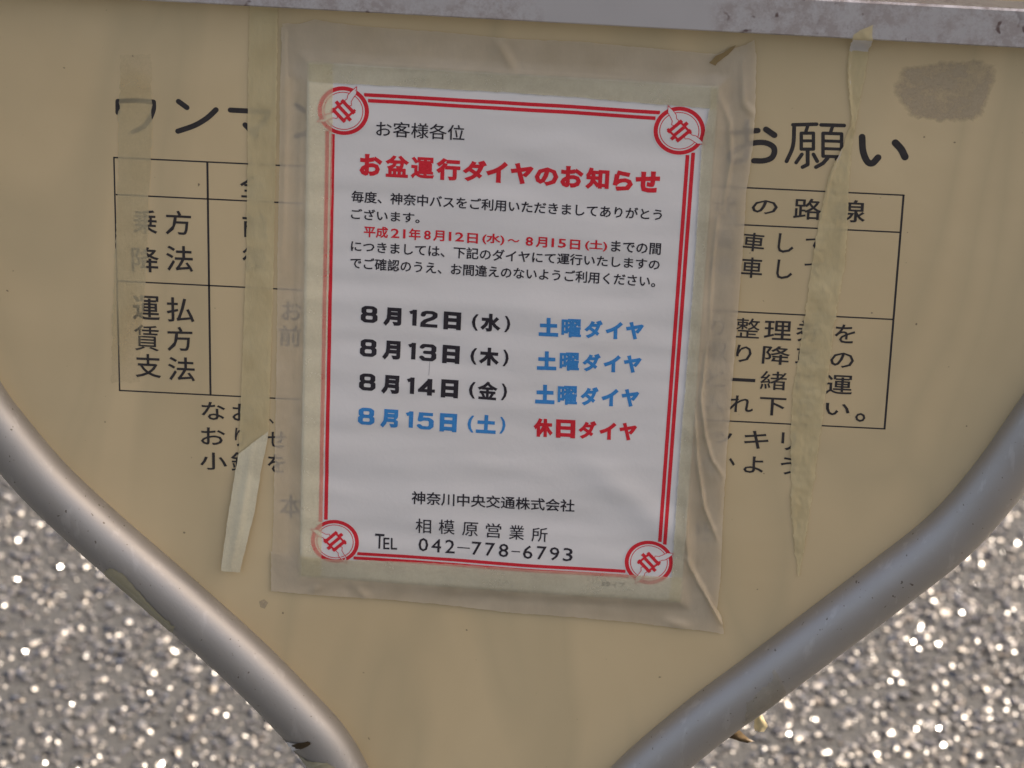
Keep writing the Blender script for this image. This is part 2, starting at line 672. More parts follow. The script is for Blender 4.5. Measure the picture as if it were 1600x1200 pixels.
def pen(acc, strokes, width, lift, d0=.03, step=.0012):
    """round-ended pen strokes; strokes are polylines in mm (x, z), each piece a hair above the last"""
    k_ = 0
    for st in strokes:
        w = width
        if isinstance(st, tuple):
            st, w = st
        st = [Vector(p) for p in st]
        butt = False
        if st[0] == Vector((-9e9, 0)):
            butt, st = True, st[1:]
        if step >= 1.0:                       # split long pieces so they can follow a wavy sheet
            s2 = [st[0]]
            for a_, b_ in zip(st[:-1], st[1:]):
                n_ = max(1, int((b_ - a_).length / 4.5))
                s2 += [a_.lerp(b_, (q_ + 1) / n_) for q_ in range(n_)]
            st = s2
        for i, p in enumerate(st):
            if not (butt and i in (0, len(st) - 1)):
                o_ = len(acc[0])
                for a in range(14):
                    q_ = p + Vector((math.cos(a * math.pi / 7), math.sin(a * math.pi / 7))) * w / 2
                    acc[0].append((q_.x, q_.y, d0 + k_ * step))
                acc[1].append(tuple(range(o_, o_ + 14)))
                k_ += 1
            if i + 1 < len(st):
                n_ = st[i + 1]
                e = (n_ - p).normalized()
                u = Vector((-e.y, e.x)) * w / 2
                o_ = len(acc[0])
                for q_ in (p + u, p - u, n_ - u, n_ + u):
                    acc[0].append((q_.x, q_.y, d0 + k_ * step))
                acc[1].append((o_, o_ + 1, o_ + 2, o_ + 3))
                k_ += 1
    return acc


def curve2(pts, n=5):
    return [tuple(p) for p in smooth_path(pts, n)] if len(pts) > 2 else pts


TC = [
    ([([(184, 176), (184, 158), (210, 157), (240, 159)], 6, 0), ([(240, 159), (240, 170), (235, 184), (224, 198), (208, 206)], 6, 1)]),
    ([([(279, 158.5), (292, 168)], 7.2, 0), ([(278, 205), (304, 196), (324, 184), (337.5, 171.5)], 7.2, 1)]),
    ([([(360, 172), (420, 175)], 7, 0), ([(420, 175), (412, 190), (398, 203)], 7, 1), ([(383, 195), (400, 213)], 7, 0)]),
    ([([(463, 164), (474, 173)], 7.2, 0), ([(463, 213), (487, 205), (508, 193), (522, 180)], 7.2, 1)]),
    ([([(1145, 207), (1184, 204)], 7.5, 0), ([(1166, 190), (1166, 240), (1160, 250), (1148, 253), (1140, 245), (1148, 235), (1162, 228), (1180, 223), (1196, 223), (1208, 229), (1210, 238), (1205, 247), (1193, 251), (1178, 251)], 7.5, 1),
      ([(1197, 202), (1210, 211)], 8, 0)]),
    ([([(1239, 195), (1276, 194)], 4.6, 0), ([(1241, 196), (1239, 228), (1229, 252)], 4.8, 1), ([(1252, 208), (1271, 208), (1271, 233), (1252, 233), (1252, 208)], 4, 0), ([(1252, 220), (1271, 220)], 3.6, 0),
      ([(1262, 197), (1259, 206)], 4, 0), ([(1262, 234), (1262, 257), (1254, 261)], 4.8, 0), ([(1253, 241), (1244, 254)], 4.4, 0), ([(1271, 241), (1277, 252)], 4.4, 0),
      ([(1283, 195), (1319, 196)], 4.6, 0), ([(1301, 197), (1298, 206)], 4, 0), ([(1286, 208), (1315, 209), (1315, 245), (1286, 244), (1286, 208)], 4, 0), ([(1286, 220), (1315, 221)], 3.6, 0), ([(1286, 232), (1315, 233)], 3.6, 0),
      ([(1293, 247), (1286, 255), (1275, 261)], 4.8, 0), ([(1307, 248), (1319, 260)], 4.8, 0)]),
    ([([(1347, 214), (1348.5, 236), (1355, 252), (1363, 255), (1372, 246)], 9, 1), ([(1399, 223), (1408, 233), (1414, 245)], 10, 1)]),
]
for ch_ in TC:
    acc = ([], [])
    for pts, w, cv in ch_:
        mm = [P(*p) for p in pts]
        pen(acc, [(curve2(mm) if cv else mm, (w + 1.3) / 2.96)], 1, flat, d0=.03 + .0012 * len(acc[1]))
    mesh_obj('title_character', [wpt(*v) for v in acc[0]], acc[1], M_INK, sign)
DIG = {  # pen-drawn heavy wide numerals on a 17.3 x 26 body, pen 5
    '8': [[(8.6, 23.5), (12, 23.3), (14.2, 21.4), (14.2, 16), (12, 13.2), (5.3, 13.2), (3.1, 16), (3.1, 21.4), (5.3, 23.3), (8.6, 23.5)],
          [(12, 13.2), (14.7, 10.6), (14.7, 5), (12.4, 2.5), (4.9, 2.5), (2.6, 5), (2.6, 10.6), (5.3, 13.2)]],
    '1': [[(-9e9, 0), (5.6, 0), (5.6, 25.5)], [(-9e9, 0), (0, 20.2), (5.6, 22.6)]],
    '2': [[(2.5, 18.6), (3.2, 22), (6, 23.5), (11.6, 23.5), (14.6, 21.6), (14.6, 17.4), (12, 14), (5.2, 9.8), (2.6, 6)], [(-9e9, 0), (0, 2.5), (17.3, 2.5)]],
    '3': [[(2.5, 20.8), (4.2, 23.5), (12.6, 23.5), (14.6, 21.4), (14.6, 16), (12.8, 13.2), (6, 13.2)], [(12.8, 13.2), (14.8, 10.8), (14.8, 5), (12.6, 2.5), (4.6, 2.5), (2.5, 5.4)]],
    '4': [[(-9e9, 0), (11.8, 0), (11.8, 26)], [(-9e9, 0), (0, 7.6), (17.3, 7.6)], [(11.4, 23), (2.4, 8)]],
    '5': [[(-9e9, 0), (16.2, 23.5), (1.8, 23.5)], [(4.2, 23), (3.2, 14.2)], [(3.2, 14.2), (6, 16), (12, 16), (14.8, 13.4), (14.8, 5.6), (12.4, 2.5), (4.8, 2.5), (2.5, 5.4)]],
}
b2 = .010
tbl = [('全', 375, 308, 413, 310, 36), ('式', 1112, 344, 1150, 346, 36), ('の', 1174, 334, 1215, 335, 22), ('路', 1239, 342, 1283, 344, 33), ('線', 1302, 346, 1351, 348, 35),
       ('乗', 208, 364, 246, 366, 37), ('方', 259, 366, 299, 368, 38), ('降', 206, 424, 249, 426, 39), ('法', 260, 423, 302, 425, 40),
       ('前', 379, 370, 418, 372, 38), ('後', 379, 422, 418, 424, 38),
       ('運', 208, 499, 250, 501, 38), ('払', 261, 502, 304, 504, 38), ('賃', 210, 547, 249, 549, 40), ('方', 262, 548, 302, 549, 38),
       ('支', 212, 589, 252, 591, 37), ('法', 263, 594, 305, 596, 37),
       ('乗', 1112, 390, 1146, 391, 32), ('車', 1159, 391, 1193, 394, 29), ('し', 1214, 394, 1239, 396, 30), ('て', 1258, 393, 1290, 394, 22),
       ('降', 1110, 432, 1144, 433, 32), ('車', 1157, 433, 1190, 435, 32), ('し', 1212, 435, 1237, 437, 30), ('て', 1256, 432, 1289, 433, 22),
       ('お', 440, 500, 472, 502, 30), ('前', 436, 540, 470, 542, 32),
       ('り', 1110, 525, 1132, 526, 28), ('整', 1149, 527, 1186, 529, 31), ('理', 1193, 530, 1236, 532, 30), ('券', 1243, 533, 1284, 535, 34), ('を', 1303, 535, 1335, 537, 29),
       ('取', 1103, 563, 1136, 564, 30), ('り', 1149, 565, 1173, 567, 27), ('降', 1190, 568, 1233, 571, 29), ('車', 1242, 572, 1278, 574, 31), ('の', 1296, 573, 1333, 576, 24),
       ('と', 1102, 604, 1132, 605, 28), ('一', 1142, 595, 1180, 597, 5), ('緒', 1187, 608, 1228, 610, 29), ('に', 1243, 612, 1273, 613, 30), ('運', 1289, 615, 1331, 617, 30),
       ('入', 1098, 644, 1130, 645, 30), ('れ', 1139, 643, 1176, 645, 26), ('下', 1186, 648, 1227, 650, 28), ('さ', 1242, 651, 1274, 652, 32), ('い', 1289, 648, 1327, 650, 19), ('。', 1335, 658, 1351, 660, 14),
       ('な', 315, 655, 352, 657, 28), ('お', 363, 657, 399, 659, 27), ('、', 421, 662, 428, 662, 8),
       ('お', 314, 694, 352, 696, 27), ('り', 367, 697, 383, 698, 29), ('せ', 417, 698, 447, 700, 25),
       ('小', 313, 733, 355, 735, 27), ('銭', 361, 736, 400, 738, 30), ('を', 418, 737, 446, 739, 28),
       ('ッ', 1114, 692, 1143, 694, 18), ('キ', 1162, 700, 1200, 702, 28), ('リ', 1220, 703, 1243, 704, 28),
       ('く', 1096, 738, 1116, 738, 26), ('、', 1138, 727, 1148, 728, 12), ('よ', 1161, 738, 1192, 740, 26), ('う', 1219, 741, 1244, 742, 27),
       ('本', 437, 808, 472, 810, 36), ('社', 1083, 845, 1110, 846, 30)]
tbl = [(*t_, (b2 if t_[0] not in '賃整券緒' else .004)) for t_ in tbl]
for t_ in tbl:
    lettering('rule_character', [t_], M_INK, sign, flat)


def line_strip(pts_mm, width, lift, step=4.0, th=.03, d0=.03):
    V, F = [], []
    for (a, b) in zip(pts_mm[:-1], pts_mm[1:]):
        a, b = Vector(a), Vector(b)
        n = max(1, int((b - a).length / step))
        e = (b - a).normalized()
        u = Vector((-e.y, e.x)) * width / 2
        off = len(V)
        for i in range(n + 1):
            p = a.lerp(b, i / n)
            for s_ in (1, -1):
                q_ = p + u * s_
                V.append(wpt(q_.x, q_.y, lift(q_.x, q_.y) + d0 + th))
            for s_ in (-1, 1):
                q_ = p + u * s_
                V.append(wpt(q_.x, q_.y, lift(q_.x, q_.y) + d0))
        for i in range(n):
            o_ = off + 4 * i
            for k in range(4):
                F.append((o_ + k, o_ + (k + 1) % 4, o_ + 4 + (k + 1) % 4, o_ + 4 + k))
    return V, F


for pts, wd in ((((178, 246), (1412, 305)), .8), (((1412, 304), (1382, 671)), 1.1), (((1382, 670), (187, 610)), .8), (((187, 611), (178, 245)), .8),
                (((181, 304), (1406, 363)), .8), (((184, 439), (1395, 499)), .8), (((324, 253), (329, 617)), 1.1)):
    V, F = line_strip([P(*p) for p in pts], wd, flat, d0=.02)
    mesh_obj('table_line', V, F, M_INK, sign)

# ------------------------------------------------------------------ notice
TH = 0.01375                              # the sheet hangs a touch askew
PC = Vector((0, 0))
ex, ez = Vector((math.cos(TH), -math.sin(TH))), Vector((math.sin(TH), math.cos(TH)))


def paper_uv(x, z):
    v = Vector((x, z))
    return v.dot(ex), v.dot(ez)


def wave(x, z):
    w = 1.0 * nz(x * .012 + 3, z * .030, 1.7) + .35 * nz(x * .03, z * .06 + 9, 4.1)
    w += .85 * nz(x * .016 + 20, z * .075, 2.2) + .20 * nz(x * .05, z * .14, 6.2)
    # a shallow diagonal buckle running to the lower right corner
    d_ = (x - 72) * .60 + (z + 88) * .80
    w += 1.5 * math.exp(-(d_ / 9) ** 2) * sstep(20, 80, x) * sstep(40, -60, z)
    return w


def inside(x, z, m=0.0, soft=2.2):
    u, v = paper_uv(x, z)
    d_ = min(105 - abs(u), 148.5 - abs(v)) - m
    return sstep(-soft, soft, d_)


def sheet(x, z):
    return 1.75 + wave(x, z)


def film(x, z):
    """resting height of anything stuck over the sheet and the panel round it"""
    k = inside(x, z, -2.6, 4.5)
    return k * (sheet(x, z) + .34) + (1 - k) * (.55 + .25 * nz(x * .05, z * .05, 8))


notice = empty('notice_poster', 'white timetable notice with a red double border taped in the middle of the cream panel', 'notice')
V, F = [], []
NU, NV = 96, 135
for j in range(NV + 1):
    for i in range(NU + 1):
        u, v = -105 + 210 * i / NU, -148.5 + 297 * j / NV
        p = ex * u + ez * v
        V.append(wpt(p.x, p.y, sheet(p.x, p.y)))
n1 = len(V)
for j in range(NV + 1):
    for i in range(NU + 1):
        q_ = V[j * (NU + 1) + i].copy()
        q_.y += .00012
        V.append(q_)
for j in range(NV):
    for i in range(NU):
        a = j * (NU + 1) + i
        F.append((a, a + 1, a + NU + 2, a + NU + 1))
        F.append((n1 + a, n1 + a + NU + 1, n1 + a + NU + 2, n1 + a + 1))
rim = [i for i in range(NU + 1)] + [(j + 1) * (NU + 1) - 1 for j in range(1, NV + 1)] + \
      [NV * (NU + 1) + i for i in range(NU - 1, -1, -1)] + [j * (NU + 1) for j in range(NV - 1, 0, -1)]
for k in range(len(rim)):
    a, b = rim[k], rim[(k + 1) % len(rim)]
    F.append((b, a, a + n1, b + n1))
mesh_obj('paper_sheet', V, F, M_PAPER, notice, True)


def seg(base, pieces):
    """pieces on one straight baseline base=(x0,y0,x1,y1): (text, xa, xb, height, bold[, dy])"""
    x0, y0, x1, y1 = base
    f = lambda x: y0 + (x - x0) * (y1 - y0) / (x1 - x0)
    return [(p[0], p[1], f(p[1]) + (p[5] if len(p) > 5 else 0), p[2], f(p[2]) + (p[5] if len(p) > 5 else 0), p[3], p[4]) for p in pieces]


def plet(words, mat, label=None):
    return lettering('lettering', words, mat, notice, lambda x, z: sheet(x, z) - .01, label)


plet([('お客様各位', 588, 211, 726, 218.5, 24.5, .006)], M_BLACK, 'small black greeting line')
plet(seg((562, 272, 1030, 299.5), [('お', 562, 597.5, 34, .052), ('盆', 602, 639, 34, .040), ('運', 642, 678.5, 33.5, .033), ('行', 681.5, 719, 34, .050), ('ダ', 722.5, 760, 34, .05),
                                   ('イ', 759, 793, 34, .055), ('ヤ', 797, 833, 33.5, .055), ('の', 835, 872, 29.5, .05), ('お', 875, 911, 34, .052), ('知', 914.5, 951, 34, .048),
                                   ('ら', 957, 988.5, 32, .056), ('せ', 992, 1030, 33, .056)]), M_RED, 'bold red headline')
nb = .016
plet([('毎度、神奈中バスをご利用いただきましてありがとう', 549.4, 314.6, 1034, 343, 18.5, nb), ('ございます。', 548.6, 340.5, 656, 347.5, 17, nb),
      ('につきましては、下記のダイヤにて運行いたしますの', 548.6, 391.6, 1030.5, 421, 18, nb),
      ('でご確認のうえ、お間違えのないようご利用ください。', 547.7, 418, 1023.7, 447.5, 18.5, nb),
      ('までの間', 954.5, 391.5, 1032.2, 396.5, 18.5, nb)], M_BLACK, 'black body text of five lines')
plet(seg((568.8, 369, 948.6, 391), [('平成', 568.8, 606.5, 18, .024), ('21', 611, 633.8, 14.5, .018, -1.5), ('年', 638.8, 657.4, 18, .024), ('8', 662.5, 673.4, 14.5, .02, -1.5), ('月', 676.8, 694.5, 17, .026),
                                    ('12', 701.3, 725, 14.5, .018, -1.5), ('日', 730, 746.8, 16, .026), ('(水)', 753.6, 788.2, 17.5, .026), ('〜', 793.4, 812, 5, .024, -6), ('8', 821.2, 833, 14.5, .02, -1.5),
                                    ('月', 837.2, 855, 17, .026), ('15', 861.7, 884.5, 14.5, .018, -1.5), ('日', 890.4, 906.4, 16, .026), ('(土)', 914, 948.6, 17.5, .026)]),
     M_RED, 'bold red date range within the body text')


def dates(k, d2, day, mat):
    def sx(x): return x - k * (1.35 + (x - 564) * .005)
    def sy(y): return y + k * 52.75
    base = (sx(564), sy(501.6), sx(797), sy(517.5))
    out = []
    for t_, xa, xb, hh, bo, dy in (('8', 564, 590, 26.5, 'pen', 0), ('月', 599, 627, 29.5, .062, 3), ('1', 639, 651, 25.5, 'pen', 0), (d2, 657, 683.6, 26, 'pen', 1), ('日', 693, 720, 28.5, .066, 2.5),
                                   ('(', 737, 747, 26, .03, 1), (day, 750.6, 782, 28.5, .054 if day != '金' else .034, 1), (')', 788, 797, 26, .03, 0)):
        out += seg(base, [(t_, sx(xa), sx(xb), hh, bo, dy)])
    plet(out, mat)


dates(0, '2', '水', M_BLACK)
dates(1, '3', '木', M_BLACK)
dates(2, '4', '金', M_BLACK)
dates(3, '5', '土', M_BLUE)


def right_col(k, a, b, mat):
    def sx(x): return x - k * (1.35 + (x - 564) * .005)
    def sy(y): return y + k * 52.6
    base = (sx(842), sy(522.4), sx(1005.6), sy(528.5))
    plet(seg(base, [(a, sx(842), sx(872.4), 29.5, .062, 0), (b, sx(877.4), sx(908), 29, .055 if b == '日' else .034, 0), ('ダ', sx(913), sx(941.6), 28.5, .05, 0),
                    ('イ', sx(946), sx(973), 27, .055, 0), ('ヤ', sx(977.6), sx(1005.6), 27.5, .055, 0)]), mat)


right_col(0, '土', '曜', M_BLUE)
right_col(1, '土', '曜', M_BLUE)
right_col(2, '土', '曜', M_BLUE)
right_col(3, '休', '日', M_RED)
plet([('神奈川中央交通株式会社', 643.5, 784.5, 897.6, 798.8, 20.5, .014)], M_BLACK, 'company name line')
plet([('相', 649.6, 830.3, 674, 831.6, 23.5, .004), ('模', 686, 832, 710.6, 833, 23.5, .004), ('原', 722.4, 834.6, 747, 836, 22, .004), ('営', 759, 837, 783, 838.4, 22.5, .004),
      ('業', 795.4, 840, 818.7, 841.6, 22.5, .004), ('所', 830.6, 843.4, 855.5, 844.5, 21.5, .004)], M_BLACK, 'widely spaced office name')
plet([('T', 586, 854, 600.5, 855, 22.5, .008), ('EL', 599.5, 855.2, 621, 856.2, 17.5, .008)] +
     seg((654, 858.6, 894.8, 874.5), [(c, 654 + dx, 654 + dx + 15.2, 20.5, .006) for c, dx in (('0', 0), ('4', 20.2), ('2', 41.6), ('7', 83), ('7', 104), ('8', 125.2), ('6', 163), ('7', 184.5), ('9', 204.5), ('3', 225.5))] +
         [('-', 715, 734.5, 1.6, 0, -9), ('-', 799.5, 813, 1.6, 0, -9)]), M_BLACK, 'telephone number line')
plet([('Sタイプ', 940, 913, 976, 915.4, 7.5, .03)], M_BLACK, 'tiny grey form type mark at the foot')

V, F = line_strip([P(672, 561), P(670.5, 584)], .22, lambda x, z: sheet(x, z), step=1.0, d0=.05)
mesh_obj('scratch', V, F, M_GREY, notice)

# border: two red rules each side, between the corner emblems
EM = {k: Vector(P(*p)) for k, p in {'tl': (537.4, 170.6), 'tr': (1061.5, 202.5), 'br': (1014, 876.5), 'bl': (524, 843.5)}.items()}
RR = 13.1


def rule(a, b, nrm, off, wd=1.95):
    A_, B_ = EM[a] + nrm * off, EM[b] + nrm * off
    e = (B_ - A_).normalized()
    c = math.sqrt(max(0, (RR + .9) ** 2 - off ** 2))
    A_, B_ = A_ + e * c, B_ - e * c
    V, F = line_strip([A_, B_], wd, lambda x, z: sheet(x, z), step=1.5, d0=.10)
    mesh_obj('border_rule', V, F, M_RED, notice)


for a, b, nn, o1, o2 in (('tl', 'tr', ez, 9.3, 6.2), ('bl', 'br', -ez, 9.4, 6.5), ('tl', 'bl', -ex, 8.1, 5.2), ('tr', 'br', ex, 7.9, 5.1)):
    rule(a, b, nn, o1)
    rule(a, b, nn, o2)


def disc(cen, r0, r1, d0, ny=.91):
    V, F = [], []
    N = 56
    nr = max(1, int((r1 - r0) / 2))
    for k in range(N):
        a = 2 * math.pi * k / N
        for r in [r0 + (r1 - r0) * q_ / nr for q_ in range(nr + 1)]:
            p = cen + ex * (r * math.cos(a)) + ez * (r * math.sin(a))
            V.append(wpt(p.x, p.y, sheet(p.x, p.y) + d0))
    for k in range(N):
        for q_ in range(nr):
            a, b = (nr + 1) * k + q_, (nr + 1) * ((k + 1) % N) + q_
            F.append((a, a + 1, b + 1, b))
    return V, F


def poly_to(cen, up, pts, d0, scale=1.0):
    """pts in the emblem's own axes (right, up) mm"""
    rt = Vector((up.y, -up.x))
    return [(lambda p: wpt(p.x, p.y, sheet(p.x, p.y) + d0))(cen + rt * (x * scale) + up * (y * scale)) for x, y in pts]


WING = [(3.7, .2), (5.2, -.7), (6.4, .9), (8.3, 1.5), (11.4, 2.2), (14.2, 4.9), (9.9, 4.9), (7.6, 4.6), (6.0, 3.4), (4.4, 3.6)]
for key, up in (('tl', -ex + ez), ('tr', ex + ez), ('br', ex - ez), ('bl', -ex - ez)):
    up = up.normalized()
    if key in ('br',):
        pass
    c = EM[key]
    V, F = disc(c, 0.01, RR + .6, .16)
    em = mesh_obj('emblem', V, F, M_PAPER_W, notice)
    V, F = disc(c, RR - 2.1, RR + .1, .19)
    mesh_obj('ring', V, F, M_RED, em)
    V, F = disc(c, RR - 3.3, RR - 2.85, .19)
    mesh_obj('inner_ring', V, F, M_RED, em)
    # crest: three upright bars joined at both ends, the middle one standing proud
    V, F = [], []
    flip = -1 if key in ('tr', 'bl') else 1
    for bx0, by0, bx1, by1 in ((-4.3, -4.8, -2.5, 4.8), (2.5, -4.8, 4.3, 4.8), (-2.5, 3.1, 2.5, 4.3), (-2.5, -4.3, 2.5, -3.1), (-.9, -3.1, .9, 3.1),
                               (-.3, 4.3, 1.6, 6.2), (-1.6, -6.2, .3, -4.3), (-5.0, 3.0, -4.0, 4.3), (4.0, -4.3, 5.0, -3.0)):
        o_ = len(V)
        kk = max(1, round((by1 - by0) / 1.6))
        for q_ in range(kk + 1):
            yy = by0 + (by1 - by0) * q_ / kk
            V += poly_to(c, up, [(bx0 * flip, yy), (bx1 * flip, yy)], .30)
        for q_ in range(kk):
            F.append((o_ + 2 * q_, o_ + 2 * q_ + 1, o_ + 2 * q_ + 3, o_ + 2 * q_ + 2))
    mesh_obj('crest', V, F, M_RED, em)
    for s_ in (1, -1):
        pts = [(x * s_, y) for x, y in WING]
        m_ = Vector((sum(p[0] for p in pts) / len(pts), sum(p[1] for p in pts) / len(pts)))
        V = poly_to(c, up, pts, .24)
        w = mesh_obj('wing', V, [tuple(range(len(V)))], M_PAPER_W, em)
        # thin red outline belongs to the same wing
        V, F = [], []
        loop = pts + [pts[0]]
        for (xa, ya), (xb, yb) in zip(loop[:-1], loop[1:]):
            e = Vector((xb - xa, yb - ya)).normalized()
            u = Vector((-e.y, e.x)) * .19
            o_ = len(V)
            V += poly_to(c, up, [(xa + u.x, ya + u.y), (xa - u.x, ya - u.y), (xb - u.x, yb - u.y), (xb + u.x, yb + u.y)], .27)
            F.append((o_, o_ + 1, o_ + 2, o_ + 3))
        vs = [tuple(v.co) for v in w.data.vertices]
        fs = [tuple(p.vertices) for p in w.data.polygons]
        k_ = len(vs)
        me = bpy.data.meshes.new('wing')
        me.from_pydata(vs + [tuple(v) for v in V], [], fs + [tuple(i + k_ for i in f) for f in F])
        me.materials.append(M_PAPER_W)
        me.materials.append(M_RED)
        for i_, p_ in enumerate(me.polygons):
            p_.material_index = 0 if i_ == 0 else 1
        w.data = me


# ------------------------------------------------------------------ tapes
def resample(pts, n):
    d_ = [0]
    for a, b in zip(pts[:-1], pts[1:]):
        d_.append(d_[-1] + (Vector(b) - Vector(a)).length)
    out = []
    for k in range(n + 1):
        t = d_[-1] * k / n
        i = 0
        while i < len(d_) - 2 and d_[i + 1] < t:
            i += 1
        f = (t - d_[i]) / max(1e-9, d_[i + 1] - d_[i])
        out.append(Vector(pts[i]).lerp(Vector(pts[i + 1]), f))
    return out


def ridge(x, z, path, width, height):
    """height of a crease that follows a polyline (mm)"""
    best = 1e9
    tt = 0
    n = len(path) - 1
    for i in range(n):
        a, b = Vector(path[i]), Vector(path[i + 1])
        e = b - a
        t = min(1, max(0, (Vector((x, z)) - a).dot(e) / e.length_squared))
        d_ = (Vector((x, z)) - (a + e * t)).length
        if d_ < best:
            best, tt = d_, (i + t) / n
    return height * math.exp(-(best / width) ** 2) * math.sin(math.pi * min(1, max(0, .08 + .84 * tt)))


def tape(name, ea, eb, mat, base, label, cat='tape', creases=(), rag=.35, wr=.25, n=None, m=14, offs=None, group=None, contact=True, parent=None, seed=0.0, fade=None):
    """a strip between two long edges given as survey points; base(x,z) gives its resting height"""
    A_ = [P(*p) for p in ea]
    B_ = [P(*p) for p in eb]
    ln = sum((Vector(b) - Vector(a)).length for a, b in zip(A_[:-1], A_[1:]))
    n = n or max(6, int(ln / 1.6))
    A2, B2 = resample(A_, n), resample(B_, n)
    V, F, ct = [], [], []
    for i in range(n + 1):
        a, b = A2[i], B2[i]
        e = (b - a).normalized() if (b - a).length > 1e-6 else Vector((1, 0))
        f0 = rag * nz(i * .42, 3.3, seed) + rag * .6 * nz(i * 1.3, 1.3, seed)
        f1 = rag * nz(i * .42, 7.3, seed) + rag * .6 * nz(i * 1.3, 5.3, seed)
        a = a + e * f0
        b = b + e * f1
        for k in range(m + 1):
            p = a.lerp(b, k / m)
            if i in (0, n):
                p = p + (A2[1] - A2[0]).normalized() * rag * 1.6 * nz(p.x * .35, p.y * .35, seed + i)
            h_ = base(p.x, p.y) + (offs or 0) + wr * max(0, nz(p.x * .11, p.y * .06, seed + 2)) + wr * .4 * abs(nz(p.x * .3, p.y * .2, seed))
            for pa, w_, hh in creases:
                h_ += ridge(p.x, p.y, pa, w_, hh)
            V.append(wpt(p.x, p.y, h_))
            ct.append((fade(p.x, p.y) if fade else 0.0) if not contact else inside(p.x, p.y, 0, 1.0))
    for i in range(n):
        for k in range(m):
            a = i * (m + 1) + k
            F.append((a, a + 1, a + m + 2, a + m + 1))
    o = mesh_obj(name, V, F, mat, parent, True)
    at = o.data.attributes.new('contact', 'FLOAT', 'POINT')
    at.data.foreach_set('value', ct)
    if label:
        tag(o, label, cat, group)
    return o


def PL(*pts):
    return [P(*p) for p in pts]


GT = 'clear tapes round the notice'
GO = 'old torn tape strips on the panel'
tape('clear_tape', [(442, 36), (438, 120), (437, 250), (434, 400), (432, 600), (428, 780), (424, 923)],
     [(521, 38), (521, 130), (519, 300), (512, 520), (507, 700), (503, 860), (502, 929)], M_TAPE, film,
     'long clear tape down the left edge of the notice, over blurred black characters', creases=[(PL((446, 45), (447, 200), (441, 420)), 1.4, .8), (PL((470, 120), (468, 300), (462, 600)), .9, .35)],
     m=26, offs=.05, group=GT, seed=1)
tape('clear_tape', [(440, 42), (470, 36), (494, 29), (505, 32), (560, 40), (700, 50), (800, 60), (900, 64), (1010, 74), (1120, 84), (1174, 66)],
     [(441, 118), (480, 123), (520, 127), (620, 132), (700, 137), (800, 143), (900, 150), (1000, 158), (1090, 165), (1140, 170), (1166, 150)], M_TAPE, film,
     'clear tape across the top edge of the notice with a small white crease', creases=[(PL((775, 60), (792, 85), (806, 110)), 2.2, 1.5), (PL((480, 97), (700, 106), (1085, 130)), .8, .5)],
     m=26, offs=.22, group=GT, seed=2)
tape('clear_tape', [(1178, 62), (1182, 90), (1180, 170), (1176, 230), (1166, 300), (1160, 400), (1152, 500), (1144, 600), (1136, 700), (1130, 800), (1126, 900), (1118, 975)],
     [(1112, 92), (1110, 160), (1096, 230), (1092, 300), (1086, 400), (1079, 500), (1071, 600), (1063, 700), (1056, 800), (1049, 900), (1043, 950)][:11], M_TAPE, film,
     'wrinkled clear tape down the right edge of the notice, lifting in long pale folds',
     creases=[(PL((1104, 540), (1095, 620), (1102, 680), (1112, 715), (1131, 744)), .75, 2.3), (PL((1086, 640), (1090, 720), (1100, 790), (1121, 842)), .8, 2.6),
              (PL((1122, 140), (1140, 190), (1142, 250), (1128, 330)), 1.3, 1.4), (PL((1160, 95), (1163, 160), (1180, 180), (1170, 210)), 1.8, 1.3), (PL((1125, 300), (1112, 420), (1108, 540)), 1.0, .9),
              (PL((1074, 780), (1072, 840), (1079, 890)), .8, 1.8), (PL((1072, 868), (1090, 905), (1113, 945)), .9, 2.8)],
     m=36, offs=.36, wr=.45, group=GT, seed=3, n=220)
tape('clear_tape', [(424, 860), (470, 866), (520, 871), (620, 874), (760, 881), (900, 890), (1000, 896), (1060, 899), (1088, 902), (1110, 934), (1128, 962)],
     [(424, 921), (468, 926), (520, 930), (600, 935), (700, 944), (800, 956), (900, 963), (1000, 972), (1060, 980), (1100, 984), (1131, 989)], M_TAPE, film,
     'clear tape across the bottom edge of the notice ending in a torn right corner', creases=[(PL((556, 915), (575, 934)), 2.6, 1.0), (PL((1040, 968), (1078, 978)), 2.4, 1.2), (PL((1090, 905), (1113, 945), (1128, 975)), .9, 2.4), (PL((500, 912), (486, 925)), 1.5, .9)],
     m=24, offs=.5, group=GT, seed=4)
# brown dried glue showing where the top tapes have lifted
tape('dried_adhesive', [(1108, 96), (1116, 88), (1128, 81), (1142, 73), (1150, 69)], [(1117, 101), (1124, 94), (1133, 87), (1142, 80), (1149, 71)], M_BROWN, lambda x, z: film(x, z) + .9,
     'brown dried glue flake at the upper right corner of the notice tapes', 'glue flake', rag=.5, m=5, contact=False, seed=5)

on_panel = lambda x, z: .22
tape('old_tape', [(188, 86), (187, 150), (185, 280), (180, 400), (176, 500), (174, 598)], [(236, 84), (237, 150), (238, 200), (233, 300), (229, 420), (222, 500), (218, 598)], M_OLDER, on_panel,
     'faded yellowed tape strip on the left, over the first heading character', rag=.9, m=16, group=GO, contact=False, seed=6, wr=.2,
     fade=lambda x, z: min(1, .95 * sstep(P(210, 190)[1], P(210, 90)[1], z + 8 * nz(x * .1, z * .1)) + .95 * sstep(P(205, 430)[1], P(205, 590)[1], z + 14 * nz(x * .12, 3))))
tape('old_tape', [(391, 8), (388, 120), (387, 250), (385, 400), (380, 540), (373, 710)], [(434, 8), (433, 120), (431, 260), (428, 400), (424, 540), (420, 674)], M_OLD, lambda x, z: .5,
     'beige tape strip left of the notice with a pale torn tail', rag=.45, m=16, group=GO, contact=False, seed=7,
     creases=[(PL((432, 20), (431, 200), (429, 420)), .8, .5)])
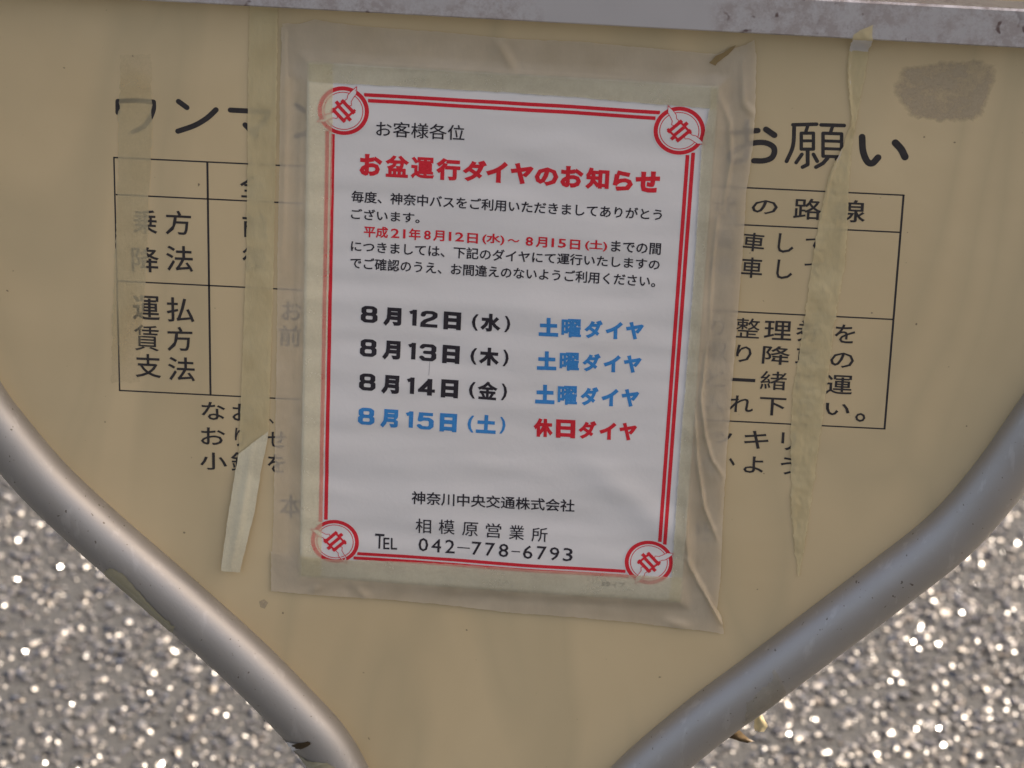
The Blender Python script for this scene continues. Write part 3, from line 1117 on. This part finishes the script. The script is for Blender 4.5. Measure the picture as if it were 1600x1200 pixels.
tail = tape('torn_tail', [(373, 708), (369, 730), (358, 800), (351, 850), (346, 888)], [(420, 672), (417, 695), (411, 720), (398, 800), (387, 845), (376, 890)], M_PEEL,
            lambda x, z: .55 + 2.6 * sstep(-25, -150, z), None, rag=.45, m=14, contact=False, seed=8, creases=[(PL((395, 690), (380, 790), (362, 885)), 2.2, .9)])
tail.parent = [o for o in bpy.data.objects if o.name.startswith('old_tape')][-1]
rail_lip = lambda x, z: .3 + 14.2 * sstep(rail_z(x) - 13, rail_z(x) - 1, z)
tape('old_tape', [(1341, 34), (1331, 42), (1328, 62), (1324, 100), (1327, 150), (1331, 190), (1318, 226), (1300, 262), (1291, 290), (1278, 358), (1271, 400), (1261, 467), (1249, 552), (1239, 609), (1236, 670), (1236, 737), (1237, 800), (1241, 850), (1247, 898)],
     [(1361, 26), (1361, 42), (1359, 62), (1354, 105), (1344, 155), (1337, 190), (1330, 236), (1327, 280), (1325, 330), (1322, 380), (1319, 420), (1312, 460), (1303, 510), (1296, 569), (1285, 650), (1276, 721), (1266, 790), (1256, 860), (1249, 899)],
     M_OLD, rail_lip, 'twisted yellow tape hanging from the rail down the right side to a point', rag=.7, m=16, wr=1.1, group=GO, contact=False, seed=9, n=260,
     creases=[(PL((1330, 60), (1325, 110), (1330, 190)), .8, 1.0), (PL((1332, 190), (1306, 250), (1293, 290), (1279, 358)), .9, .9)])


# residue patch, spot: irregular flat islands with a small thickness
def island(name, pts, mat, d0, th, label, cat, parent=None, rag=1.0, seed=0):
    pm = [Vector(P(*p)) for p in pts]
    loop = resample([tuple(p) for p in pm] + [tuple(pm[0])], 110)[:-1]
    cen = sum(loop, Vector((0, 0))) / len(loop)
    rings = 10
    V, F = [], []
    for r in range(rings + 1):
        for i, p in enumerate(loop):
            q_ = p + (p - cen).normalized() * rag * (nz(i * .35, 0, seed) + .6 * nz(i * 1.1, 4, seed))
            f = 1 - r / rings
            x_ = cen.lerp(q_, f if r < rings else 0.01)
            V.append(wpt(x_.x, x_.y, d0 + (th if r else 0)))
    n = len(loop)
    for r in range(rings):
        for i in range(n):
            a, b = r * n + i, r * n + (i + 1) % n
            F.append((a, b, b + n, a + n))
    F.append(tuple(rings * n + i for i in range(n)))
    o = mesh_obj(name, V, F, mat, parent)
    o.data.attributes.new('core', 'FLOAT', 'POINT').data.foreach_set('value', [min(1, i_ // n * .34 + .12) for i_ in range(len(V))])
    if parent is None:
        tag(o, label, cat)
    elif label:
        o['label'] = label
    return o


island('adhesive_residue', [(1401, 104), (1431, 96), (1482, 91), (1532, 88), (1565, 98), (1560, 135), (1546, 179), (1526, 194), (1465, 196), (1418, 187), (1397, 162), (1386, 135)],
       M_RES, .03, .06, 'grey speckled patch of tape glue in the upper right', 'residue', sign, 1.6, 3)
island('stain', [(404, 939), (413, 935), (420, 942), (414, 952), (406, 949)], M_RES, .03, .06, 'small grey-brown spot below the left tape', 'stain', sign, .4, 5)


# tapes on the tubes
def nearest_s(fr, px, py):
    x, z = P(px, py)
    best = min(range(len(fr)), key=lambda i: (fr[i][0] - Vector((x, z))).length)
    i0 = max(0, best - 1)
    bs, bd = best, 1e9
    for k in range(21):
        s_ = i0 + 2 * k / 20
        i = min(len(fr) - 2, int(s_))
        p = fr[i][0].lerp(fr[i + 1][0], s_ - i)
        d_ = (p - Vector((x, z))).length
        if d_ < bd:
            bd, bs = d_, s_
    return bs


def tube_patch(name, fr, side, rows, mat, label, cat, r=TR + .25, n=48, m=14, seed=0, rag=3.0, lump=.35, group=None):
    """rows: (survey x, y on the tube axis, phi from, phi to)"""
    ks = [(nearest_s(fr, a, b), c, d) for a, b, c, d in rows]
    V, F = [], []
    for i in range(n + 1):
        t = i / n * (len(ks) - 1)
        j = min(len(ks) - 2, int(t))
        f = t - j
        s_, p0, p1 = [ks[j][q] * (1 - f) + ks[j + 1][q] * f for q in range(3)]
        p0 += rag * nz(i * .5, 1, seed)
        p1 += rag * nz(i * .5, 6, seed) + rag * .5 * nz(i * 1.7, 2, seed)
        for k in range(m + 1):
            ph_ = p0 + (p1 - p0) * k / m
            ss = s_ + (.10 * nz(ph_ * .08, i, seed) if i in (0, n) else 0)
            V.append(tube_point(fr, ss, ph_, r + lump * max(0, nz(i * .3, ph_ * .05, seed)), side))
    for i in range(n):
        for k in range(m):
            a = i * (m + 1) + k
            F.append((a, a + 1, a + m + 2, a + m + 1))
    o = mesh_obj(name, V, F, mat, None, True)
    tag(o, label, cat, group)
    return o


GB = 'tape remnants on the frame tubes'
tube_patch('tape_remnant', LF, 1, [(186, 858, -40, -14), (200, 872, -86, -6), (228, 900, -82, -14), (262, 926, -82, -24), (288, 948, -82, -22), (292, 952, -80, -40)], M_TUBET,
           'greenish tape remnant with a torn edge on the outer side of the left tube', 'tape', seed=1, rag=5, group=GB)
tube_patch('tape_remnant', LF, 1, [(486, 1140, -92, -70), (498, 1158, -93, -28), (506, 1168, -93, 5), (520, 1192, -93, 22), (541, 1225, -93, 26), (562, 1262, -93, 24)], M_TUBET,
           'brown tape remnant wrapped round the left tube at the bottom of the photo', 'tape', seed=2, rag=6, lump=1.0, group=GB)
tube_patch('tape_remnant', LF, 1, [(468, 1118, -112, -86), (474, 1126, -105, -34), (482, 1134, -90, 2), (486, 1138, -60, 6)], M_DARKT,
           'dark split tape edge just above the brown wrap on the left tube', 'tape', seed=5, rag=6, lump=.8, n=20, group=GB)
tube_patch('tape_remnant', LF, 1, [(298, 958, -84, -62), (340, 996, -80, -58), (390, 1040, -72, -56), (425, 1074, -66, -58)], M_TUBEF,
           'thin film of tape glue streaked along the outer side of the left tube', 'tape', seed=3, rag=5, lump=.1, group=GB)
tube_patch('tape_remnant', RF, -1, [(1226, 1036, 10, 28), (1214, 1044, -40, 8), (1195, 1058, -75, 8), (1170, 1078, -100, 0), (1150, 1094, -112, -40)], M_TUBEF,
           'faint beige film of tape on the front of the right tube', 'tape', seed=4, rag=9, lump=.3, group=GB)


def scrap(name, rows, mat, label, seed):
    """little curled scrap hanging free below a tube: rows of (xa, ya, xb, yb, depth a, depth b)"""
    V, F = [], []
    n, m = 18, 6
    for i in range(n + 1):
        t = i / n * (len(rows) - 1)
        j = min(len(rows) - 2, int(t))
        f = t - j
        r_ = [rows[j][q] * (1 - f) + rows[j + 1][q] * f for q in range(6)]
        for k in range(m + 1):
            g_ = k / m
            d_ = r_[4] * (1 - g_) + r_[5] * g_ + 1.2 * math.sin(g_ * 3.1)
            x, z = P(r_[0] * (1 - g_) + r_[2] * g_ + 1.0 * nz(i * .7, k, seed), r_[1] * (1 - g_) + r_[3] * g_, d_)
            V.append(wpt(x, z, d_))
    for i in range(n):
        for k in range(m):
            a = i * (m + 1) + k
            F.append((a, a + 1, a + m + 2, a + m + 1))
    o = mesh_obj(name, V, F, mat, None, True)
    tag(o, label, 'tape', 'tape scraps hanging under the right tube')
    return o


scrap('tape_scrap', [(1176, 1093, 1179, 1091, 8, 8), (1172, 1108, 1186, 1104, 5, 4), (1179, 1122, 1191, 1118, 1, 0), (1178, 1138, 1200, 1134, 1, 3), (1181, 1144, 1194, 1143, 3, 4)], M_SCRAP,
      'pale yellow scrap of tape curling under the right tube', 3)
scrap('tape_scrap', [(1134, 1148, 1150, 1136, 3, 0), (1140, 1153, 1163, 1148, 3, 1), (1158, 1159, 1170, 1154, 4, 2), (1168, 1161, 1178, 1158, 5, 4)], M_DARKT,
      'dark brown pointed scrap of tape under the right tube', 4)
